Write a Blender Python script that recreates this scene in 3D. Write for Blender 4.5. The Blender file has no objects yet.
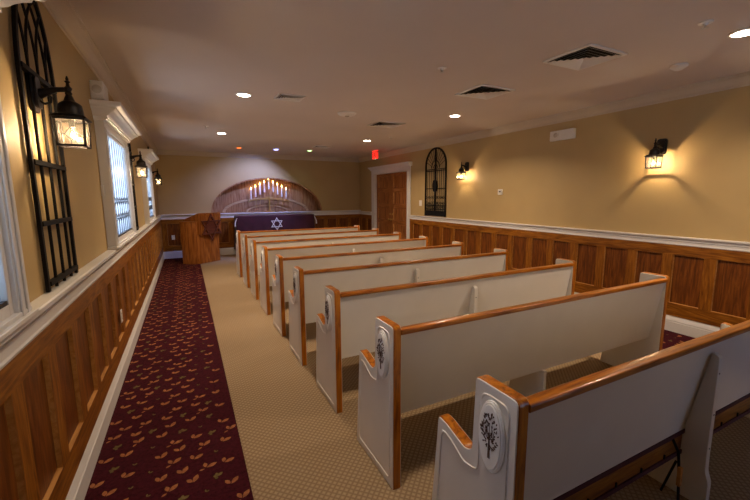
import bpy, math, random
from mathutils import Vector, Matrix
random.seed(7)
C = bpy.context.scene.collection
PI = math.pi
W, YB, YF, ZC = 5.79, 11.3, -2.6, 2.84      # room width, back wall, rear wall, ceiling

# ------------------------------------------------------------------ materials
def mat(name, col=(.8, .8, .8), rough=.5, metal=0, coat=0, emit=None, es=0, spec=.5):
    m = bpy.data.materials.new(name); m.use_nodes = True
    b = m.node_tree.nodes['Principled BSDF']
    b.inputs['Base Color'].default_value = (*col, 1); b.inputs['Roughness'].default_value = rough
    b.inputs['Metallic'].default_value = metal; b.inputs['Coat Weight'].default_value = coat
    b.inputs['Coat Roughness'].default_value = .12
    b.inputs['Specular IOR Level'].default_value = spec
    if emit:
        b.inputs['Emission Color'].default_value = (*emit, 1); b.inputs['Emission Strength'].default_value = es
    return m
def nd(m, t, **kw):
    n = m.node_tree.nodes.new(t)
    for k, v in kw.items(): setattr(n, k, v)
    return n
def lk(m, a, b): m.node_tree.links.new(a, b)
def ramp(m, fac, stops):
    r = nd(m, 'ShaderNodeValToRGB'); e = r.color_ramp.elements
    while len(e) < len(stops): e.new(.5)
    for i, (p, c) in enumerate(stops): e[i].position = p; e[i].color = (*c, 1)
    lk(m, fac, r.inputs['Fac']); return r.outputs['Color']
def mth(m, op, a, b=None, c=None):
    n = nd(m, 'ShaderNodeMath', operation=op)
    for i, v in enumerate((a, b, c)):
        if v is None: continue
        if isinstance(v, (int, float)): n.inputs[i].default_value = v
        else: lk(m, v, n.inputs[i])
    return n.outputs[0]
def painted(name, col, rough=.5, var=.06, scale=3, bump=.1, bscale=60, **kw):
    m = mat(name, col, rough, **kw); b = m.node_tree.nodes['Principled BSDF']
    tc = nd(m, 'ShaderNodeTexCoord'); n = nd(m, 'ShaderNodeTexNoise'); n.inputs['Scale'].default_value = scale
    n.inputs['Detail'].default_value = 4
    lk(m, tc.outputs['Object'], n.inputs['Vector'])
    lo = tuple(c * (1 - var) for c in col); hi = tuple(min(1, c * (1 + var)) for c in col)
    lk(m, ramp(m, n.outputs['Fac'], [(.3, lo), (.7, hi)]), b.inputs['Base Color'])
    if bump:
        n2 = nd(m, 'ShaderNodeTexNoise'); n2.inputs['Scale'].default_value = bscale
        lk(m, tc.outputs['Object'], n2.inputs['Vector'])
        bp = nd(m, 'ShaderNodeBump'); bp.inputs['Strength'].default_value = bump; bp.inputs['Distance'].default_value = .004
        lk(m, n2.outputs['Fac'], bp.inputs['Height']); lk(m, bp.outputs['Normal'], b.inputs['Normal'])
    return m
def wood(name, dark, mid, light, grain='z', rough=.35, coat=.3, scale=1.0):
    m = mat(name, mid, rough, coat=coat, spec=.25); b = m.node_tree.nodes['Principled BSDF']
    tc = nd(m, 'ShaderNodeTexCoord'); mp = nd(m, 'ShaderNodeMapping')
    s = {'x': (1.2, 14, 14), 'y': (14, 1.2, 14), 'z': (14, 14, 1.2)}[grain]
    mp.inputs['Scale'].default_value = tuple(v * scale for v in s)
    lk(m, tc.outputs['Object'], mp.inputs['Vector'])
    n = nd(m, 'ShaderNodeTexNoise'); n.inputs['Scale'].default_value = 1.6; n.inputs['Detail'].default_value = 8
    n.inputs['Roughness'].default_value = .68; n.inputs['Distortion'].default_value = 1.2
    lk(m, mp.outputs[0], n.inputs['Vector'])
    n2 = nd(m, 'ShaderNodeTexNoise'); n2.inputs['Scale'].default_value = .35; n2.inputs['Detail'].default_value = 2
    lk(m, mp.outputs[0], n2.inputs['Vector'])
    w = mth(m, 'SINE', mth(m, 'MULTIPLY', n2.outputs['Fac'], 60))
    f = mth(m, 'ADD', n.outputs['Fac'], mth(m, 'MULTIPLY', w, .07))
    lk(m, ramp(m, f, [(.34, dark), (.5, mid), (.68, light)]), b.inputs['Base Color'])
    return m
M = {}
M['wall'] = painted('wall_paint', (.45, .32, .138), .6, .04, 2, .12, 90)
M['ceiling'] = painted('ceiling_paint', (.60, .52, .46), .85, .03, 1.2, .25, 14)
M['crown'] = painted('crown_paint', (.53, .44, .325), .45, .03, 3, .05)
M['white'] = painted('trim_white', (.68, .665, .64), .38, .03, 3, .05)
M['pew_white'] = painted('pew_white', (.68, .64, .57), .33, .03, 4, .06, 30, coat=.15)
M['plaque'] = painted('plaque_white', (.82, .80, .75), .3, .02, 6, .05)
for g in 'xyz':
    M['oak_' + g] = wood('oak_' + g, (.18, .048, .002), (.36, .108, .004), (.48, .168, .010), g, .3, .3, 1.5)
    M['wains_' + g] = wood('wainscot_' + g, (.125, .036, .003), (.23, .076, .005), (.33, .125, .012), g, .42, .06, 1.7)
    M['door_' + g] = wood('door_' + g, (.17, .05, .012), (.30, .105, .025), (.40, .16, .045), g, .38, .25)
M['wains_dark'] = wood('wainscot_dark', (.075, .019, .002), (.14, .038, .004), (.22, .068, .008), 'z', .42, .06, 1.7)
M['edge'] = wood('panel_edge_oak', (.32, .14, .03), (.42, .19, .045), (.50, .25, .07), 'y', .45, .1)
M['lectern'] = wood('lectern_oak', (.18, .052, .009), (.30, .098, .016), (.38, .14, .028), 'z', .4, .2)
M['starwood'] = wood('star_wood', (.07, .018, .010), (.11, .030, .016), (.16, .048, .024), 'x', .5, .1)
M['black'] = painted('black_iron', (.004, .0035, .004), .6, .1, 8, .1, 80, spec=.2)
M['bronze'] = painted('dark_bronze', (.010, .007, .006), .42, .2, 12, .1, 60, metal=.3)
M['came'] = mat('lead_came', (.06, .06, .065), .4, .6)
M['metal'] = mat('grey_metal', (.5, .48, .45), .35, .7)
M['silver'] = mat('silver_thread', (.72, .72, .78), .35, .3)
M['velvet'] = painted('purple_velvet', (.036, .002, .010), .9, .25, 6, .3, 40)
M['velvet'].node_tree.nodes['Principled BSDF'].inputs['Sheen Weight'].default_value = .08
M['plastic'] = mat('white_plastic', (.72, .69, .63), .4)
M['dark'] = mat('hollow_shade', (.02, .018, .016), .8)  # near-black: the shade inside hollows is put into the colour
M['brown'] = mat('brown_inlay', (.085, .042, .02), .55)
M['burg'] = painted('burgundy_fabric', (.06, .006, .012), .8, .2, 20, .2, 200)
M['brass'] = mat('brass', (.6, .38, .12), .3, .9)
M['reveal'] = mat('lamp_reveal', (.75, .72, .68), .4)
M['lens'] = mat('lamp_lens', (.55, .5, .42), .15)
def glow(name, col, s):
    m = bpy.data.materials.new(name); m.use_nodes = True; nt = m.node_tree; nt.nodes.clear()
    e = nt.nodes.new('ShaderNodeEmission'); o = nt.nodes.new('ShaderNodeOutputMaterial')
    e.inputs[0].default_value = (*col, 1); e.inputs[1].default_value = s; nt.links.new(e.outputs[0], o.inputs[0]); return m
M['bulb'] = glow('lantern_bulb', (1, .72, .42), 6800)
M['lamp'] = glow('downlight_lamp', (1, .86, .72), 30)
M['lamp_orange'] = glow('lamp_orange', (1, .16, .02), 6)
M['lamp_blue'] = glow('lamp_blue', (.30, .35, 1), 14)
M['lamp_green'] = glow('lamp_green', (.45, .9, .35), 7)
M['flame'] = glow('candle_bulb', (1, .50, .13), 26)
M['exitred'] = glow('exit_red', (1, .035, .02), 1.6)
M['exitdark'] = mat('exit_letter', (.10, .0, .0), .5)
M['greenled'] = glow('green_led', (.3, 1, .5), 2)
def glass(name, tint, gloss, diffuse, col, seed=0):
    m = bpy.data.materials.new(name); m.use_nodes = True; nt = m.node_tree; nt.nodes.clear()
    t = nt.nodes.new('ShaderNodeBsdfTransparent'); t.inputs[0].default_value = (*tint, 1)
    g = nt.nodes.new('ShaderNodeBsdfGlossy'); g.inputs['Roughness'].default_value = .12
    tr = nt.nodes.new('ShaderNodeBsdfTranslucent'); tr.inputs[0].default_value = (*col, 1)
    m1 = nt.nodes.new('ShaderNodeMixShader'); m1.inputs[0].default_value = diffuse
    m2 = nt.nodes.new('ShaderNodeMixShader'); m2.inputs[0].default_value = gloss
    tc = nt.nodes.new('ShaderNodeTexCoord'); n = nt.nodes.new('ShaderNodeTexNoise'); n.inputs['Scale'].default_value = 55
    bp = nt.nodes.new('ShaderNodeBump'); bp.inputs['Strength'].default_value = .5; bp.inputs['Distance'].default_value = .003
    L = nt.links.new; o = nt.nodes.new('ShaderNodeOutputMaterial')
    L(tc.outputs['Object'], n.inputs['Vector']); L(n.outputs['Fac'], bp.inputs['Height'])
    L(bp.outputs[0], g.inputs['Normal']); L(bp.outputs[0], tr.inputs['Normal'])
    L(t.outputs[0], m1.inputs[1]); L(tr.outputs[0], m1.inputs[2]); L(m1.outputs[0], m2.inputs[1]); L(g.outputs[0], m2.inputs[2])
    L(m2.outputs[0], o.inputs[0]); return m
M['lglass'] = glass('lantern_glass', (.93, .91, .88), .06, .02, (.9, .8, .65))
M['bglass'] = glass('bulb_glass', (.97, .96, .94), .04, .04, (.9, .85, .75))
M['wglass'] = glass('window_glass', (.74, .83, .93), .05, .5, (.74, .83, .95))

# carpets
def tan_carpet():
    m = mat('tan_carpet', (.3, .2, .1), .95, spec=.1); b = m.node_tree.nodes['Principled BSDF']
    tc = nd(m, 'ShaderNodeTexCoord'); sp = nd(m, 'ShaderNodeSeparateXYZ'); lk(m, tc.outputs['Object'], sp.inputs[0])
    p = .040
    u = mth(m, 'DIVIDE', mth(m, 'ADD', sp.outputs['X'], sp.outputs['Y']), p)
    v = mth(m, 'DIVIDE', mth(m, 'SUBTRACT', sp.outputs['X'], sp.outputs['Y']), p)
    fu = mth(m, 'PINGPONG', u, .5); fv = mth(m, 'PINGPONG', v, .5)
    mn = mth(m, 'MINIMUM', fu, fv)
    n = nd(m, 'ShaderNodeTexNoise'); n.inputs['Scale'].default_value = 120; lk(m, tc.outputs['Object'], n.inputs['Vector'])
    n2 = nd(m, 'ShaderNodeTexNoise'); n2.inputs['Scale'].default_value = 1.5; lk(m, tc.outputs['Object'], n2.inputs['Vector'])
    f = mth(m, 'ADD', mth(m, 'ADD', mn, mth(m, 'MULTIPLY', mth(m, 'SUBTRACT', n.outputs['Fac'], .5), .22)), mth(m, 'MULTIPLY', mth(m, 'SUBTRACT', n2.outputs['Fac'], .5), .10))
    lk(m, ramp(m, f, [(.04, (.22, .148, .083)), (.2, (.31, .222, .128)), (.45, (.36, .268, .165))]), b.inputs['Base Color'])
    bp = nd(m, 'ShaderNodeBump'); bp.inputs['Strength'].default_value = .3; bp.inputs['Distance'].default_value = .004
    lk(m, f, bp.inputs['Height']); lk(m, bp.outputs[0], b.inputs['Normal']); return m
M['tan'] = tan_carpet()
M['red'] = painted('red_carpet', (.042, .005, .009), .95, .35, 60, .4, 300, spec=.08)
M['leaf'] = painted('carpet_leaf_orange', (.28, .105, .042), .95, .3, 50, .2, 200, spec=.08)
M['leaf2'] = painted('carpet_leaf_olive', (.12, .085, .03), .95, .3, 50, .2, 200, spec=.08)

# ------------------------------------------------------------------ mesh helpers
class MB:
    def __init__(s): s.v = []; s.f = []; s.m = []
    def add(s, vs, fs, mi=0):
        o = len(s.v); s.v += [tuple(p) for p in vs]
        for f in fs: s.f.append([i + o for i in f]); s.m.append(mi)
        return s
    def box(s, x0, x1, y0, y1, z0, z1, mi=0):
        return s.add([(x0,y0,z0),(x1,y0,z0),(x1,y1,z0),(x0,y1,z0),(x0,y0,z1),(x1,y0,z1),(x1,y1,z1),(x0,y1,z1)],
                     [(0,3,2,1),(4,5,6,7),(0,1,5,4),(1,2,6,5),(2,3,7,6),(3,0,4,7)], mi)
    def prism(s, poly, ax, a0, a1, mi=0, caps=True):
        P = {'x': lambda a, p: (a, p[0], p[1]), 'y': lambda a, p: (p[0], a, p[1]), 'z': lambda a, p: (p[0], p[1], a)}[ax]
        n = len(poly); vs = [P(a0, p) for p in poly] + [P(a1, p) for p in poly]
        fs = [(i, (i+1) % n, n+(i+1) % n, n+i) for i in range(n)]
        if caps: fs += [tuple(range(n))[::-1], tuple(range(n, 2*n))]
        return s.add(vs, fs, mi)
    def ring(s, outer, inner, ax, a0, a1, mi=0, closed=True):     # a band between two outlines
        P = {'x': lambda a, p: (a, p[0], p[1]), 'y': lambda a, p: (p[0], a, p[1]), 'z': lambda a, p: (p[0], p[1], a)}[ax]
        n = len(outer); vs = [P(a, p) for p in outer for a in (a0, a1)] + [P(a, p) for p in inner for a in (a0, a1)]
        fs = []
        for i in range(n if closed else n-1):
            j = (i+1) % n; o0, o1, q0, q1 = 2*i, 2*i+1, 2*j, 2*j+1; k = 2*n
            fs += [(o0, q0, q1, o1), (k+o0, k+o1, k+q1, k+q0), (o0, k+o0, k+q0, q0), (o1, q1, k+q1, k+o1)]
        if not closed:
            k = 2*n; e = 2*(n-1); fs += [(0, 1, k+1, k), (e, k+e, k+e+1, e+1)]
        return s.add(vs, fs, mi)
    def tube(s, pts, r, n=8, mi=0, closed=False, rs=None):
        pts = [Vector(p) for p in pts]; N = len(pts); vs = []; up = None
        for i, p in enumerate(pts):
            a = pts[(i-1) % N] if (closed or i > 0) else p; b = pts[(i+1) % N] if (closed or i < N-1) else p
            t = (b - a).normalized()
            if up is None: up = Vector((0,0,1)) if abs(t.z) < .9 else Vector((1,0,0))
            u = t.cross(up)
            if u.length < 1e-4: u = t.cross(Vector((0,1,0)))
            u.normalize(); w = u.cross(t).normalized(); up = w
            R = rs[i] if rs else r
            for k in range(n):
                q = 2*PI*k/n; vs.append(p + R*(math.cos(q)*u + math.sin(q)*w))
        fs = []
        for i in range(N if closed else N-1):
            j = (i+1) % N
            for k in range(n): fs.append((i*n+k, i*n+(k+1) % n, j*n+(k+1) % n, j*n+k))
        if not closed: fs += [tuple(range(n))[::-1], tuple(range((N-1)*n, N*n))]
        return s.add(vs, fs, mi)
    def lathe(s, prof, c=(0,0,0), n=20, mi=0, ax='z'):
        vs = []; N = len(prof)
        for r, h in prof:
            for k in range(n):
                q = 2*PI*k/n; a, b = r*math.cos(q), r*math.sin(q)
                d = {'z': (a, b, h), 'x': (h, a, b), 'y': (a, h, b)}[ax]
                vs.append((c[0]+d[0], c[1]+d[1], c[2]+d[2]))
        fs = [(i*n+k, i*n+(k+1) % n, (i+1)*n+(k+1) % n, (i+1)*n+k) for i in range(N-1) for k in range(n)]
        fs += [tuple(range(n))[::-1], tuple(range((N-1)*n, N*n))]
        return s.add(vs, fs, mi)
    def build(s, name, mats, parent=None, loc=None, rz=0, bevel=0, smooth=False, seg=2):
        me = bpy.data.meshes.new(name); me.from_pydata(s.v, [], s.f)
        if not isinstance(mats, (list, tuple)): mats = [mats]
        for m in mats: me.materials.append(M[m] if isinstance(m, str) else m)
        for p, mi in zip(me.polygons, s.m): p.material_index = mi
        me.validate(); 
        import bmesh
        b = bmesh.new(); b.from_mesh(me); bmesh.ops.recalc_face_normals(b, faces=b.faces); b.to_mesh(me); b.free()
        if smooth:
            me.polygons.foreach_set('use_smooth', [True]*len(me.polygons))
            try: me.set_sharp_from_angle(angle=math.radians(38))
            except Exception: pass
        o = bpy.data.objects.new(name, me); C.objects.link(o)
        if parent is not None: o.parent = parent
        if loc: o.location = loc
        o.rotation_euler.z = rz
        if bevel:
            bm = o.modifiers.new('bevel', 'BEVEL'); bm.width = bevel; bm.segments = seg; bm.limit_method = 'ANGLE'; bm.angle_limit = math.radians(40)
            me.polygons.foreach_set('use_smooth', [True]*len(me.polygons))
            try: me.set_sharp_from_angle(angle=math.radians(50))
            except Exception: pass
        return o
def box(*a): return MB().box(*a)
def tag(o, label=None, cat=None, group=None, kind=None):
    if label: o['label'] = label
    if cat: o['category'] = cat
    if group: o['group'] = group
    if kind: o['kind'] = kind
    return o
def thing(name, label, cat, loc=(0,0,0), rz=0, group=None, kind=None):
    o = bpy.data.objects.new(name, None); C.objects.link(o); o.location = loc; o.rotation_euler.z = rz
    o.empty_display_size = .1
    return tag(o, label, cat, group, kind)
def dup(root, loc, rz=None, label=None, group=None):
    r = root.copy(); C.objects.link(r); r.location = loc
    if rz is not None: r.rotation_euler.z = rz
    if label: r['label'] = label
    if group: r['group'] = group
    for ch in list(root.children):
        c = ch.copy(); C.objects.link(c); c.parent = r
        for g in ch.children:
            d = g.copy(); C.objects.link(d); d.parent = c
    return r
def struct(o): o['kind'] = 'structure'; return o
def arc(cx, cy, rx, ry, a0, a1, n): return [(cx+rx*math.cos(a0+(a1-a0)*i/n), cy+ry*math.sin(a0+(a1-a0)*i/n)) for i in range(n+1)]
def rounded(pts, rad, n=4):       # rounds the corners of a closed outline; rad per corner
    out = []; N = len(pts)
    for i, p in enumerate(pts):
        r = rad[i] if isinstance(rad, (list, tuple)) else rad
        p = Vector(p); a = (Vector(pts[i-1]) - p); b = (Vector(pts[(i+1) % N]) - p)
        if r <= 0: out.append(tuple(p)); continue
        p0 = p + a.normalized()*r; p1 = p + b.normalized()*r
        for k in range(n+1):
            t = k/n; q = p0*(1-t)**2 + p*2*t*(1-t) + p1*t*t; out.append(tuple(q))
    return out
def offset(poly, d):              # inward offset of a closed outline (d > 0 shrinks a CCW outline)
    N = len(poly); out = []
    for i in range(N):
        p0, p1, p2 = Vector(poly[i-1]), Vector(poly[i]), Vector(poly[(i+1) % N])
        e1 = (p1-p0); e2 = (p2-p1)
        if e1.length < 1e-9 or e2.length < 1e-9: out.append(tuple(p1)); continue
        e1.normalize(); e2.normalize()
        n1 = Vector((-e1.y, e1.x)); n2 = Vector((-e2.y, e2.x)); n = n1+n2
        if n.length < 1e-6: n = n1
        n.normalize(); out.append(tuple(p1 + n*(d/max(.5, n.dot(n1)))))
    return out

# ------------------------------------------------------------------ room shell
struct(box(-.0, W, YF, YB, -.1, 0).build('floor', 'tan'))
struct(box(-.2, W+.2, YF-.2, YB+.8, ZC, ZC+.15).build('ceiling', 'ceiling'))
WIN = [(.39+0.0, 1.88), (3.97, 5.46), (7.44, 8.93)]          # window boxes along the left wall
WIN = [(-3.07+3.48*0-0.0, -1.6)][:0] + WIN
WZ0, WZ1 = 1.19, 2.285
def wall_grid(mb, us, holes, z0, z1, fn):                      # solid wall cut by rectangular holes
    cuts = sorted({us[0], us[1], *[h[0] for h in holes], *[h[1] for h in holes]})
    for a, b in zip(cuts, cuts[1:]):
        hs = [h for h in holes if h[0] <= a+1e-6 and h[1] >= b-1e-6]
        if hs:
            h = hs[0]
            if h[2] > z0: fn(mb, a, b, z0, h[2])
            if h[3] < z1: fn(mb, a, b, h[3], z1)
        else: fn(mb, a, b, z0, z1)
mb = MB(); wall_grid(mb, (YF, YB), [(a+.12, b-.12, WZ0+.05, WZ1-.04) for a, b in WIN], 0, ZC, lambda m, a, b, c, d: m.box(-.16, 0, a, b, c, d))
struct(mb.build('wall_left', 'wall'))
DY0, DY1, DZ = 8.32, 10.17, 2.29
mb = MB(); wall_grid(mb, (YF, YB), [(DY0, DY1, 0, DZ)], 0, ZC, lambda m, a, b, c, d: m.box(W, W+.16, a, b, c, d))
struct(mb.build('wall_right', 'wall'))
mb = MB(); RW = (4.0, 5.6, .3, 2.4)
wall_grid(mb, (-.16, W+.16), [RW], 0, ZC, lambda m, a, b, c, d: m.box(a, b, YF-.16, YF, c, d))
struct(mb.build('wall_rear', 'wall'))
# back wall with the arched niche above the rail
AX, ARX, AZ0, ARZ = 2.86, 1.61, 1.19, 1.0
ell = arc(AX, AZ0, ARX, ARZ, 0, PI, 40)
poly = [(-.16, AZ0), (-.16, ZC), (W+.16, ZC), (W+.16, AZ0)] + ell
mb = MB(); mb.box(-.16, W+.16, YB, YB+.16, 0, AZ0)
mb.prism(poly, 'y', YB, YB+.16)
struct(mb.build('wall_back', 'wall'))

def profile_run(prof, ax, a0, a1, mir=None):
    p = [(mir - a, b) for a, b in prof] if mir is not None else prof
    return p
crown = [(0, 2.722), (.010, 2.722), (.014, 2.738), (.022, 2.742), (.034, 2.752), (.048, 2.775), (.062, 2.80), (.074, 2.81), (.078, 2.822), (.092, 2.826), (.095, ZC), (0, ZC)]
struct(MB().prism(crown, 'y', YF, YB).build('trim_1', 'crown', smooth=False))
struct(MB().prism([(W-a, b) for a, b in crown], 'y', YF, YB).build('trim_2', 'crown'))
struct(MB().prism([(YB-a, b) for a, b in crown], 'x', .0, W).build('trim_3', 'crown'))
railL = [(0, 1.05), (.028, 1.05), (.032, 1.062), (.026, 1.07), (.026, 1.108), (.034, 1.114), (.036, 1.124), (.028, 1.128), (.034, 1.142), (.052, 1.152), (.066, 1.158), (.068, 1.178), (.062, 1.185), (0, 1.185)]
railR = [(0, 1.05), (.026, 1.05), (.030, 1.06), (.024, 1.068), (.024, 1.095), (.032, 1.10), (.032, 1.108), (.026, 1.112), (.036, 1.13), (.048, 1.134), (.05, 1.148), (.046, 1.152), (0, 1.152)]
struct(MB().prism(railL, 'y', YF, YB-.0).build('trim_4', 'white'))
mb = MB().prism([(W-a, b) for a, b in railR], 'y', YF, DY0-.15); mb.prism([(W-a, b) for a, b in railR], 'y', DY1+.15+.08, YB)
struct(mb.build('trim_5', 'white'))
struct(MB().prism([(YB-a, b) for a, b in railL], 'x', 0, W).build('trim_6', 'white'))
basep = [(0, 0), (.034, 0), (.034, .125), (.029, .130), (.029, .136), (.034, .141), (.018, .192), (.018, .200), (.010, .206), (.008, .222), (0, .222)]
struct(MB().prism(basep, 'y', YF, YB).build('baseboard_left', 'white'))
# right side: the same board, and a deeper ledge-topped run in front of the pews
mb = MB().prism([(W-a, b) for a, b in basep], 'y', YF, DY0-.15); mb.prism([(W-a, b) for a, b in basep], 'y', DY1+.23, YB)
struct(mb.build('baseboard_right', 'white'))
struct(MB().prism([(YB-a, b*1.15) for a, b in basep], 'x', 0, W).build('baseboard_back', 'white'))
heater = [(0, .0), (.10, 0), (.10, .17), (.092, .175), (.092, .185), (.10, .19), (.10, .2), (.085, .215), (0, .225)]

def wainscot(name, u0, u1, phase, put, grain):
    """panelled oak between baseboard and rail; put(u, d, z) gives the world point, d = distance from the wall"""
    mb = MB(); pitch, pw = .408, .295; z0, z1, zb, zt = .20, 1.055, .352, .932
    def q(pts, mi): mb.add([put(*p) for p in pts], [tuple(range(len(pts)))], mi)
    k0 = math.floor((u0 - phase)/pitch) - 1; cur = u0; fr, bk, ew = .024, .003, .004
    def rect(a, b, c, d, dd, mi): q([(a, dd, c), (b, dd, c), (b, dd, d), (a, dd, d)], mi)
    k = k0
    while True:
        b = phase + k*pitch; a = b - pw; k += 1
        if b <= u0 + .05: continue
        if a >= u1 - .05: break
        a = max(a, u0+.02); b = min(b, u1-.02)
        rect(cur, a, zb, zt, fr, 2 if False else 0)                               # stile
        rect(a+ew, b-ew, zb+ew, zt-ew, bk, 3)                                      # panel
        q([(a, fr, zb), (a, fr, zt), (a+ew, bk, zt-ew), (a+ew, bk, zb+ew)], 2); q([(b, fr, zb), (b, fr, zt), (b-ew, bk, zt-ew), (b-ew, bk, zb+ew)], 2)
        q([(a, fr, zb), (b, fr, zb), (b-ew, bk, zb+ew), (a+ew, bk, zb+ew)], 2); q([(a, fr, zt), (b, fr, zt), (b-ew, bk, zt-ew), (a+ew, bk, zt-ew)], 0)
        cur = b
    if cur < u1: rect(cur, u1, zb, zt, fr, 0)
    rect(u0, u1, z0, zb, fr, 1); rect(u0, u1, zt, z1, fr, 1)
    for u in (u0, u1): q([(u, 0, z0), (u, fr, z0), (u, fr, z1), (u, 0, z1)], 0)
    q([(u0, 0, z0), (u1, 0, z0), (u1, fr, z0), (u0, fr, z0)], 1)
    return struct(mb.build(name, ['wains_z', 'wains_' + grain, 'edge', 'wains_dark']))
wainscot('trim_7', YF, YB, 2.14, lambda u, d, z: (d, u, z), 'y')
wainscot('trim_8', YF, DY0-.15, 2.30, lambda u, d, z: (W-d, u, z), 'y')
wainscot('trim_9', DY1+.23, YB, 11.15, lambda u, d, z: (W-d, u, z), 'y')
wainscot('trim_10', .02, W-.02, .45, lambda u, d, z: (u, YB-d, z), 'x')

# red patterned carpet down both aisles
def leaf(mb, x, y, z, a, L, Wd, mi):
    c, s = math.cos(a), math.sin(a); prof = [(0, 0), (.25, .34), (.55, .5), (.8, .33), (1, 0), (.8, -.33), (.55, -.5), (.25, -.34)]
    mb.add([(x + c*u*L - s*v*Wd, y + s*u*L + c*v*Wd, z) for u, v in prof], [tuple(range(8))], mi)
def runner(name, x0, x1, y0, y1, label):
    mb = MB(); mb.box(x0, x1, y0, y1, .0005, .009, 0); px, py = .124, .112; r = random.Random(int(x0*10)+3)
    ny = int((y1-max(y0, .8))/py); z = .0095
    for j in range(ny):
        for i in range(int((x1-x0)/px)+1):
            x = x0 + .05 + (i + .5*(j % 2))*px + r.uniform(-.015, .015); y = max(y0, .8) + .05 + j*py + r.uniform(-.015, .015)
            if x > x1-.05 or x < x0+.03: continue
            k = (i*2 + j*3 + r.randrange(2)) % 6; a = r.uniform(.3, 1.2)
            if k < 4:
                leaf(mb, x, y, z, a, .064, .031, 1); leaf(mb, x-.004, y+.004, z, a+1.1+r.uniform(-.2, .3), .047, .026, 1)
                if k == 0: leaf(mb, x-.01, y-.006, z, a+2.9, .032, .015, 1)
            elif k == 4:
                for t, q in enumerate((0, 1.0, 1.9, 3.4)): leaf(mb, x, y, z, a+q, (.040, .034, .026, .022)[t], .021, 2)
            else:
                for t in range(2): leaf(mb, x, y, z, a+t*1.2, .022, .010, 2)
    return tag(mb.build(name, ['red', 'leaf', 'leaf2']), label, 'carpet')
runner('carpet_runner', .025, .861, YF, YB-.03, 'dark red aisle carpet with orange leaf pattern below the windows')
runner('carpet_runner', 4.93, W-.03, YF, YB-.03, 'dark red aisle carpet with leaf pattern along the wall with the double door')

# ------------------------------------------------------------------ windows on the left wall
cor = [(d, 2.288+(z-2.235)*.86) for d, z in [(0, 2.235), (.085, 2.235), (.09, 2.25), (.098, 2.254), (.098, 2.275), (.112, 2.285), (.128, 2.305), (.150, 2.325), (.172, 2.338), (.176, 2.352), (.205, 2.362), (.212, 2.372), (.215, 2.40), (0, 2.40)]]
def window(i, y0, y1):
    w = thing('window_%d' % i, None, None, (0, 0, 0), kind='structure')
    mb = MB(); cw, P = .10, .066
    for a, b in ((y0, y0+cw), (y1-cw, y1)):
        mb.box(0, P, a, b, 1.186, 2.288); 
    for a in (y0+.02, y1-cw+.02): mb.box(P, P+.008, a-.01, a+.012, 1.20, 2.24); mb.box(P, P+.008, a+.04, a+.062, 1.20, 2.24)
    mb.box(0, P, y0+cw, y1-cw, 2.232, 2.288)
    mb.build('casing', 'white', w, bevel=.003)
    mb = MB(); mb.box(0, .085, y0-.03, y1+.03, 1.186, 1.205); mb.box(0, .07, y0-.01, y1+.01, 1.205, 1.222)
    mb.build('sill', 'white', w, bevel=.003)
    mb = MB(); N = len(cor)
    ym, h = (y0+y1)/2, (y1-y0)/2                                        # cornice with returned ends
    vs = []
    for sgn in (-1, 1):
        for d, z in cor: vs.append((d, ym + sgn*(h + max(0, d-.066)*.75), z))
    fs = [(k, (k+1) % N, N+(k+1) % N, N+k) for k in range(N)]
    mb.add(vs, fs)
    for sgn, o in ((-1, 0), (1, N)):
        vs2 = [(0, ym + sgn*(h + max(0, d-.066)*.75), z) for d, z in cor]; oo = len(mb.v); mb.v += vs2
        for k in range(N-1): mb.f.append([o+k, o+k+1, oo+k+1, oo+k]); mb.m.append(0)
    mb.build('cornice', 'white', w)
    ya, yb = y0+cw, y1-cw; g = .03
    mb = MB(); mb.box(.005, .05, ya, ya+g, 1.222, 2.232); mb.box(.005, .05, yb-g, yb, 1.222, 2.232); mb.box(.005, .05, ya+g, yb-g, 1.222, 1.262); mb.box(.005, .05, ya+g, yb-g, 2.202, 2.232)
    mb.build('sash', 'white', w, bevel=.002)
    box(.024, .030, ya+g, yb-g, 1.262, 2.202).build('pane', 'wglass', w)
    mb = MB(); n = 9; a, b = ya+g, yb-g
    for k in range(1, n): mb.box(.031, .035, a+(b-a)*k/n-.004, a+(b-a)*k/n+.004, 1.262, 2.202)
    for z in (1.40, 1.56): 
        for k in range(n):
            u0, u1 = a+(b-a)*k/n, a+(b-a)*(k+1)/n; um = (u0+u1)/2
            mb.tube([(.033, u0, z), (.033, um, z+.045), (.033, u1, z)], .003, 4); mb.tube([(.033, u0, z+.09), (.033, um, z+.045), (.033, u1, z+.09)], .003, 4)
    mb.box(.03, .045, a, b, 1.262, 1.278)
    mb.build('lead_came', 'came', w)
for i, (a, b) in enumerate(WIN): window(i+1, a, b)
# unseen rear window behind the camera, added as a second source of daylight
w = thing('window_4', None, None, kind='structure')
mb = MB(); a, b, c, d = RW
for x in (a, (a+b)/2-.03, b-.06): mb.box(x, x+.06, YF-.1, YF+.02, c, d)
mb.box(a, b, YF-.1, YF+.02, c, c+.06); mb.box(a, b, YF-.1, YF+.02, d-.06, d); mb.build('sash', 'white', w)
box(a+.06, b-.06, YF-.06, YF-.055, c+.06, d-.06).build('pane', glass('blue_tinted_glass', (.70, .82, 1), .03, .02, (.8, .9, 1)), w)  # pane tinted blue so its daylight falls cooler on the pew backs

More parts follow.
